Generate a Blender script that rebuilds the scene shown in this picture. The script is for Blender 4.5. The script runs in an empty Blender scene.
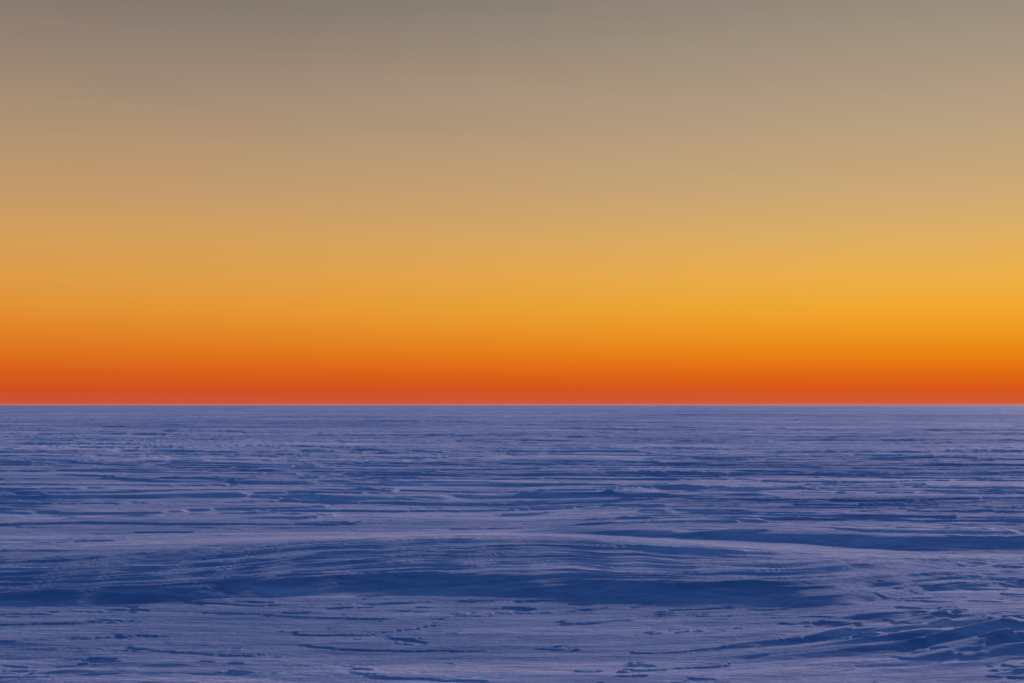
import bpy, math, numpy as np
from mathutils import Vector
sc = bpy.context.scene
CAM_H = 1.7
F = 1422.0
GLOW_AZ = math.radians(24)     # glow / sun azimuth, to the right of +Y
SUN_AZ = math.radians(32)
SUN_EL = math.radians(9)

# ------------------------------------------------------------ noise helpers
def _hash(ix, iy, seed):
    h = (ix.astype(np.int64) * 374761393 + iy.astype(np.int64) * 668265263 + seed * 1274126177) & 0xffffffff
    h = ((h ^ (h >> 13)) * 1274126177) & 0xffffffff
    h = h ^ (h >> 16)
    return (h & 0xffff).astype(np.float32) * np.float32(2 * math.pi / 65536.0)

def noise(x, y, seed=0):
    x0 = np.floor(x); y0 = np.floor(y)
    fx = (x - x0).astype(np.float32); fy = (y - y0).astype(np.float32)
    ix = x0.astype(np.int64); iy = y0.astype(np.int64)
    u = fx * fx * fx * (fx * (fx * 6 - 15) + 10)
    v = fy * fy * fy * (fy * (fy * 6 - 15) + 10)
    def g(dx, dy):
        a = _hash(ix + dx, iy + dy, seed)
        return np.cos(a) * (fx - dx) + np.sin(a) * (fy - dy)
    a = g(0, 0); b = g(1, 0); c = g(0, 1); d = g(1, 1)
    return ((a + (b - a) * u) + ((c + (d - c) * u) - (a + (b - a) * u)) * v) * 1.5

def sstep(a, b, x):
    t = np.clip((x - a) / (b - a), 0, 1)
    return t * t * (3 - 2 * t)

def curve(x, xs, ys, w=0.5):
    tx = np.linspace(xs[0] - 3, xs[-1] + 3, 2000)
    ty = np.interp(tx, xs, ys)
    k = max(3, int(w / (tx[1] - tx[0])))
    ker = np.hanning(2 * k + 1); ker /= ker.sum()
    ty = np.convolve(np.pad(ty, k, mode='edge'), ker, mode='valid')
    return np.interp(x, tx, ty)

# ------------------------------------------------------------ terrain height
def height(X, Y):
    R = np.sqrt(X * X + Y * Y)
    wx = X + 1.2 * noise(X / 7, Y / 5, 11)
    wy = Y + 0.60 * noise(X / 5, Y / 4, 12) + 0.13 * noise(X / 1.7, Y / 1.1, 13) + 3.0 * noise(X / 40, Y / 30, 14)
    a = math.radians(-5)
    t = wx * math.cos(a) + wy * math.sin(a)
    s = -wx * math.sin(a) + wy * math.cos(a)

    h = np.zeros_like(X)
    # --- main drift: scoured foot towards the viewer, long gently rising lit back
    xb = [-12, -8, -4.5, -2.9, -1.1, .44, 1.64, 2.73, 3.4, 4.3, 7]
    yb = [11.2, 11.8, 12.5, 12.95, 13.4, 13.3, 12.8, 12.5, 12.8, 13.6, 14.4]
    xc = [-12, -8, -4.8, -3.7, -2.3, -.65, .9, 2.3, 3.3, 4.5, 7]
    yc = [13.0, 13.8, 14.9, 15.4, 15.9, 16.2, 16.0, 15.3, 14.8, 15.0, 15.6]
    ac = [0.05, .10, .14, .17, .205, .23, .23, .20, .15, .08, 0.02]
    Yb = curve(X, xb, yb, 0.7) + 0.24 * noise(X / 1.3, Y / 3, 21) + 0.10 * noise(X / .4, Y / 2, 22)
    Yc = curve(X, xc, yc, 0.7)
    A = curve(X, xc, ac, 0.7)
    yy = Y - Yb + 0.18 * noise(X / 1.5 + .5, Y / .5, 23)
    q1 = np.clip(yy / 0.62, 0, 1)
    q = np.clip(yy / (Yc - Yb), 0, 1)
    # small lip on the crest line: the last 0.4 m before the crest rises, then drops to the lee
    face = 0.46 * (1 - (1 - q1) ** 2) + 0.54 * (1 - (1 - q) ** 1.3)
    back = np.exp(-(np.clip(Y - Yc, 0, None) / 2.6) ** 1.5)
    drift = A * face * back
    h += drift
    onface = np.clip(q * 6, 0, 1) * np.clip(A / 0.12, 0, 1) * np.exp(-(np.clip(Y - Yc, 0, None) / 1.0) ** 2)
    # carved grooves fanning over the drift face; they cross the foot obliquely on the right
    gs = (Y - Yb) * 2.4 - 0.42 * X + 0.35 * noise(X / 2.5, yy, 31)
    h += (0.022 + .034 * sstep(0, 3, X)) * onface * noise(X / 3.4, gs, 32)
    h += 0.016 * onface * noise(X / 2.4, gs * 2.7, 33)
    h += 0.009 * onface * noise(X / 1.5, gs * 6.5, 34)
    h += 0.005 * onface * noise(X / 1.0, gs * 14, 35)

    # --- second drift: low step running off to the right
    Y2 = curve(X, [-2, 0, 2, 4, 6, 12, 30], [19.2, 18.8, 17.9, 17.4, 17.1, 17.4, 20], 1.0) + 0.2 * noise(X / 1.5, Y * 0 + 3.3, 41)
    A2 = 0.09 * sstep(-0.6, 2.5, X) * (1 - sstep(12, 26, X))
    q2 = np.clip((Y - Y2) / 0.40, 0, 1)
    h += A2 * (1 - (1 - q2) ** 2) * np.exp(-(np.clip(Y - Y2 - .40, 0, None) / 8) ** 2)

    # --- right-hand hummock in the foreground
    hm = np.exp(-(((X - 4.0) / 1.9) ** 2 + ((Y - 10.7) / 1.3) ** 2))
    h += 0.11 * hm
    hx = X * math.cos(.38) + Y * math.sin(.38); hy = -X * math.sin(.38) + Y * math.cos(.38)
    hw = hy + 0.20 * noise(hx / 1.2, hy / .8, 51)
    h += hm * (0.052 * noise(hx / 2.0, hw / .34, 52) + 0.034 * noise(hx / 1.0, hw / .15, 53) + .016 * noise(hx / .5, hw / .07, 56)
               + .026 * sstep(.05, .12, noise(hx / 1.3, hw / .4, 54) + .2 * noise(hx / .25, hw / .15, 55)))

    # --- sastrugi, from big undulations to fine streaks (amplitude, across, along)
    fade_drift = 1 - 0.8 * np.clip(drift / 0.10, 0, 1) * (R < 60)
    patch = sstep(-0.15, 0.40, noise(t / 10, s / 4, 61) + .5 * noise(t / 60, s / 15, 62))
    for i, (amp, ac_, al) in enumerate([(.18, 90, 260), (.16, 30, 90), (.09, 11, 34), (.045, 4.5, 14)]):
        f = 1.0 if i < 2 else fade_drift * sstep(14, 34, R)
        h += amp * noise(t / al, s / ac_, 70 + i) * f
    for i, (amp, ac_, al) in enumerate([(.026, 1.7, 8), (.022, .75, 4), (.015, .33, 1.8), (.010, .15, .8), (.005, .08, .4)]):
        n = noise(t / al, s / ac_, 80 + i)
        n = (0.30 - np.abs(n)) * 1.6 if i % 2 == 0 else n
        h += amp * n * (0.25 + 0.75 * patch) * fade_drift
    # wind-slab plates with eroded lips (edges facing the viewer fall into shade)
    nearf = sstep(12, 20, R)
    for i, (st, ac_, al, thr) in enumerate([(.035, 2.6, 11, .14), (.026, 1.1, 5, .20), (.014, .36, 1.5, .32), (.06, 8, 34, .1)]):
        n = noise(t / al, s / ac_, 90 + i) + 0.20 * noise(t / al * 3.1, s / ac_ * 3.3, 95 + i) \
            + 0.13 * noise(t / al * 9, s / ac_ * 6, 99 + i) + 0.07 * noise(t / al * 25, s / ac_ * 11, 103 + i)
        wgt = fade_drift * (.55 if i == 2 else (.12 + .88 * nearf))
        h += st * sstep(thr - .01, thr + .05, n) * wgt
    # small scour pits, scattered
    n = noise(t / .5, s / .15, 120) + .35 * noise(t / .14, s / .06, 121)
    h -= .012 * sstep(.38, .50, n) * sstep(.0, .3, noise(X / 2.6, Y / 1.5, 122)) * fade_drift * (1 - sstep(14, 22, R))
    return h

# ------------------------------------------------------------ polar sheet, 360 deg
rad = [0.0 + 0.4]
while rad[-1] < 7: rad.append(rad[-1] * 1.04)
while rad[-1] < 45: rad.append(rad[-1] * 1.0018)
while rad[-1] < 400: rad.append(rad[-1] * 1.0038)
while rad[-1] < 9000: rad.append(rad[-1] * 1.01)
rad = np.array(rad)
dense = np.radians(np.linspace(-26, 26, 960))
rest = np.radians(np.linspace(26, 334, 160)[1:-1])
ang = np.concatenate([dense, rest])
nr, na = len(rad), len(ang)
RR, AA = np.meshgrid(rad, ang, indexing='ij')
X = (RR * np.sin(AA)).ravel(); Y = (RR * np.cos(AA)).ravel()
Z = height(X, Y)
near = 1 - sstep(2, 6, np.sqrt(X * X + Y * Y))
Z = Z * (1 - near)
co = np.empty((nr * na + 1, 3), np.float32)
co[:-1, 0] = X; co[:-1, 1] = Y; co[:-1, 2] = Z; co[-1] = (0, 0, 0)
i = np.arange(nr - 1)[:, None]; j = np.arange(na)[None, :]; j2 = (j + 1) % na
quads = np.stack([i * na + j, i * na + j2 + 0 * i, (i + 1) * na + j2, (i + 1) * na + j], -1).reshape(-1, 4)[:, ::-1]
c = nr * na
jj = np.arange(na)
tris = np.stack([np.full(na, c), (jj + 1) % na, jj], -1)
me = bpy.data.meshes.new("snow_ground")
me.vertices.add(len(co)); me.vertices.foreach_set("co", co.ravel())
me.loops.add(quads.size + tris.size)
me.loops.foreach_set("vertex_index", np.concatenate([quads.ravel(), tris.ravel()]).astype(np.int32))
npoly = len(quads) + len(tris)
me.polygons.add(npoly)
ls = np.concatenate([np.arange(len(quads)) * 4, quads.size + np.arange(len(tris)) * 3]).astype(np.int32)
me.polygons.foreach_set("loop_start", ls)
me.update(calc_edges=True)
me.polygons.foreach_set("use_smooth", np.ones(npoly, bool))
me.update()
snow = bpy.data.objects.new("snow_ground", me)
sc.collection.objects.link(snow)

# ------------------------------------------------------------ snow material
m = bpy.data.materials.new("wind_packed_snow"); m.use_nodes = True
nt = m.node_tree; N = nt.nodes; L = nt.links
bs = N["Principled BSDF"]
bs.inputs["Roughness"].default_value = 0.9
bs.inputs["Specular IOR Level"].default_value = 0.03
tc = N.new("ShaderNodeTexCoord")
def mapping(scale, rot=5):
    mp = N.new("ShaderNodeMapping"); mp.inputs["Scale"].default_value = scale
    mp.inputs["Rotation"].default_value = (0, 0, math.radians(rot))
    L.new(tc.outputs["Object"], mp.inputs["Vector"]); return mp
def nz(scale, detail, rough=.55, dist=0.0, rot=5):
    n = N.new("ShaderNodeTexNoise"); n.inputs["Scale"].default_value = 1
    n.inputs["Detail"].default_value = detail; n.inputs["Roughness"].default_value = rough
    n.inputs["Distortion"].default_value = dist
    L.new(mapping(scale, rot).outputs[0], n.inputs["Vector"]); return n
def math_(op, a, b):
    k = N.new("ShaderNodeMath"); k.operation = op
    for s_, v in zip(k.inputs, (a, b)):
        if isinstance(v, (int, float)): s_.default_value = v
        else: L.new(v, s_)
    return k.outputs[0]
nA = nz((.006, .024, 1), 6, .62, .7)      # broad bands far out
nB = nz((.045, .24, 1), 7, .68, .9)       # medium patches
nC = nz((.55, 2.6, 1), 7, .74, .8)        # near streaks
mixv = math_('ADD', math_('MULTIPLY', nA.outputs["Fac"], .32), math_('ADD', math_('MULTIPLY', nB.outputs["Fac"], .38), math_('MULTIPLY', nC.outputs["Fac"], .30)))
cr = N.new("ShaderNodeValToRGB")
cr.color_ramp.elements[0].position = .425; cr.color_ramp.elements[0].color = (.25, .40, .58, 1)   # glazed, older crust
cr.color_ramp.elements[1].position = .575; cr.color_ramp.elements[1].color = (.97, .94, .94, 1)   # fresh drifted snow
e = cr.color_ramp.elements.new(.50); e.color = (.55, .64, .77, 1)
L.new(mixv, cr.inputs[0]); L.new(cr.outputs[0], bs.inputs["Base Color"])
prev = None
for scl, dist, det, dd in [((.12, .9, .3), .12, 4, .6), ((.8, 4.2, 1), .070, 5, .7), ((4.0, 15, 3), .040, 5, .6), ((24, 50, 20), .016, 3, 0)]:
    b = N.new("ShaderNodeBump"); b.inputs["Strength"].default_value = .9; b.inputs["Distance"].default_value = dist
    f = nz(scl, det, .68, dd); L.new(f.outputs["Fac"], b.inputs["Height"])
    if prev: L.new(prev, b.inputs["Normal"])
    prev = b.outputs[0]
L.new(prev, bs.inputs["Normal"])
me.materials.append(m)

# ------------------------------------------------------------ twilight sky
def lin(c):
    return tuple(((v / 255) / 12.92 if v / 255 <= .04045 else (((v / 255) + .055) / 1.055) ** 2.4) for v in c) + (1,)
w = bpy.data.worlds.new("World"); sc.world = w; w.use_nodes = True
nt = w.node_tree; N = nt.nodes; L = nt.links
bg = N["Background"]; out = N["World Output"]
tc = N.new("ShaderNodeTexCoord")
sep = N.new("ShaderNodeSeparateXYZ"); L.new(tc.outputs["Generated"], sep.inputs[0])
z = math_('MAXIMUM', sep.outputs[2], 0)
# thin high haze: disturbs the elevation lookup very slightly
mp = N.new("ShaderNodeMapping"); mp.inputs["Scale"].default_value = (2.2, 2.2, 18); mp.inputs["Rotation"].default_value = (0, math.radians(6), 0)
L.new(tc.outputs["Generated"], mp.inputs[0])
hz = N.new("ShaderNodeTexNoise"); hz.inputs["Scale"].default_value = 1.5; hz.inputs["Detail"].default_value = 5; hz.inputs["Roughness"].default_value = .55
L.new(mp.outputs[0], hz.inputs["Vector"])
zz = math_('MULTIPLY', z, math_('ADD', math_('MULTIPLY', math_('SUBTRACT', hz.outputs["Fac"], .5), .07), 1.0))
t = math_('POWER', zz, 0.5)
def el(y): return math.sqrt(math.sin(math.atan(max(0, 405 - y) / F)))
def ramp(stops, tail):
    r = N.new("ShaderNodeValToRGB"); r.color_ramp.interpolation = 'LINEAR'
    pts = [(el(y), c) for y, c in stops] + [(math.sqrt(math.sin(math.radians(d))), c) for d, c in tail]
    r.color_ramp.elements[0].position = pts[0][0]; r.color_ramp.elements[0].color = lin(pts[0][1])
    r.color_ramp.elements[1].position = pts[-1][0]; r.color_ramp.elements[1].color = lin(pts[-1][1])
    for p, c in pts[1:-1]:
        e = r.color_ramp.elements.new(p); e.color = lin(c)
    L.new(t, r.inputs[0]); return r
tail = [(24, (96, 104, 126)), (36, (52, 87, 144)), (60, (34, 82, 151)), (90, (30, 78, 149))]
right = ramp([(405, (205, 125, 110)), (403, (206, 90, 56)), (390, (214, 85, 28)), (375, (222, 103, 18)), (358, (230, 127, 18)), (335, (237, 150, 28)), (310, (239, 167, 44)), (280, (235, 174, 70)),
              (240, (220, 173, 98)), (200, (204, 168, 115)), (150, (189, 162, 124)), (100, (176, 154, 128)), (50, (162, 146, 126)), (0, (149, 136, 123))], tail)
left = ramp([(405, (200, 120, 108)), (403, (200, 84, 60)), (390, (208, 78, 34)), (375, (214, 91, 27)), (358, (220, 109, 29)), (335, (223, 129, 38)), (310, (225, 145, 51)), (280, (221, 154, 70)),
             (240, (210, 157, 89)), (200, (194, 152, 104)), (150, (178, 146, 113)), (100, (161, 138, 115)), (50, (145, 127, 113)), (0, (127, 116, 108))], tail)
anti = ramp([(405, (50, 66, 116)), (300, (58, 78, 126)), (150, (54, 84, 134)), (0, (48, 80, 138))], tail)
hl = N.new("ShaderNodeVectorMath"); hl.operation = 'MULTIPLY'; hl.inputs[1].default_value = (1, 1, 0)
L.new(tc.outputs["Generated"], hl.inputs[0])
hn = N.new("ShaderNodeVectorMath"); hn.operation = 'NORMALIZE'; L.new(hl.outputs[0], hn.inputs[0])
dt = N.new("ShaderNodeVectorMath"); dt.operation = 'DOT_PRODUCT'; L.new(hn.outputs[0], dt.inputs[0])
dt.inputs[1].default_value = (math.sin(GLOW_AZ), math.cos(GLOW_AZ), 0)
ac = math_('ARCCOSINE', dt.outputs["Value"], 0)
def mr(v, a, b):
    r = N.new("ShaderNodeMapRange"); r.interpolation_type = 'SMOOTHSTEP'
    r.inputs["From Min"].default_value = a; r.inputs["From Max"].default_value = b
    L.new(v, r.inputs["Value"]); return r.outputs[0]
def mix(f, a, b):
    x = N.new("ShaderNodeMix"); x.data_type = 'RGBA'
    L.new(f, x.inputs[0]); L.new(a, x.inputs[6]); L.new(b, x.inputs[7]); return x.outputs[2]
c1 = mix(mr(ac, math.radians(2), math.radians(46)), right.outputs[0], left.outputs[0])
c2 = mix(mr(ac, math.radians(48), math.radians(85)), c1, anti.outputs[0])
L.new(c2, bg.inputs[0]); bg.inputs[1].default_value = 1.0
# physical sky, nearly spent at this hour
sky = N.new("ShaderNodeTexSky"); sky.sky_type = 'NISHITA'; sky.sun_disc = False
sky.sun_elevation = math.radians(-4); sky.sun_rotation = GLOW_AZ
bg2 = N.new("ShaderNodeBackground"); bg2.inputs[1].default_value = 0.05
L.new(sky.outputs[0], bg2.inputs[0])
add = N.new("ShaderNodeAddShader"); L.new(bg.outputs[0], add.inputs[0]); L.new(bg2.outputs[0], add.inputs[1])
L.new(add.outputs[0], out.inputs[0])

# ------------------------------------------------------------ last low light
sd = bpy.data.lights.new("sun", 'SUN'); sd.energy = 2.8; sd.angle = math.radians(4); sd.color = (1, .76, .90)
so = bpy.data.objects.new("sun", sd); sc.collection.objects.link(so)
d = Vector((math.sin(SUN_AZ) * math.cos(SUN_EL), math.cos(SUN_AZ) * math.cos(SUN_EL), math.sin(SUN_EL)))
so.rotation_euler = d.to_track_quat('Z', 'Y').to_euler(); so.location = d * 50

# ------------------------------------------------------------ camera
cd = bpy.data.cameras.new("camera"); cd.lens = 50; cd.sensor_width = 36; cd.clip_start = .05; cd.clip_end = 30000
cam = bpy.data.objects.new("camera", cd); sc.collection.objects.link(cam)
cam.location = (0, 0, CAM_H)
cam.rotation_euler = (math.radians(90) + math.atan(63.5 / F), 0, 0)
sc.camera = cam
sc.view_settings.view_transform = 'Standard'; sc.view_settings.look = 'None'; sc.view_settings.exposure = 0
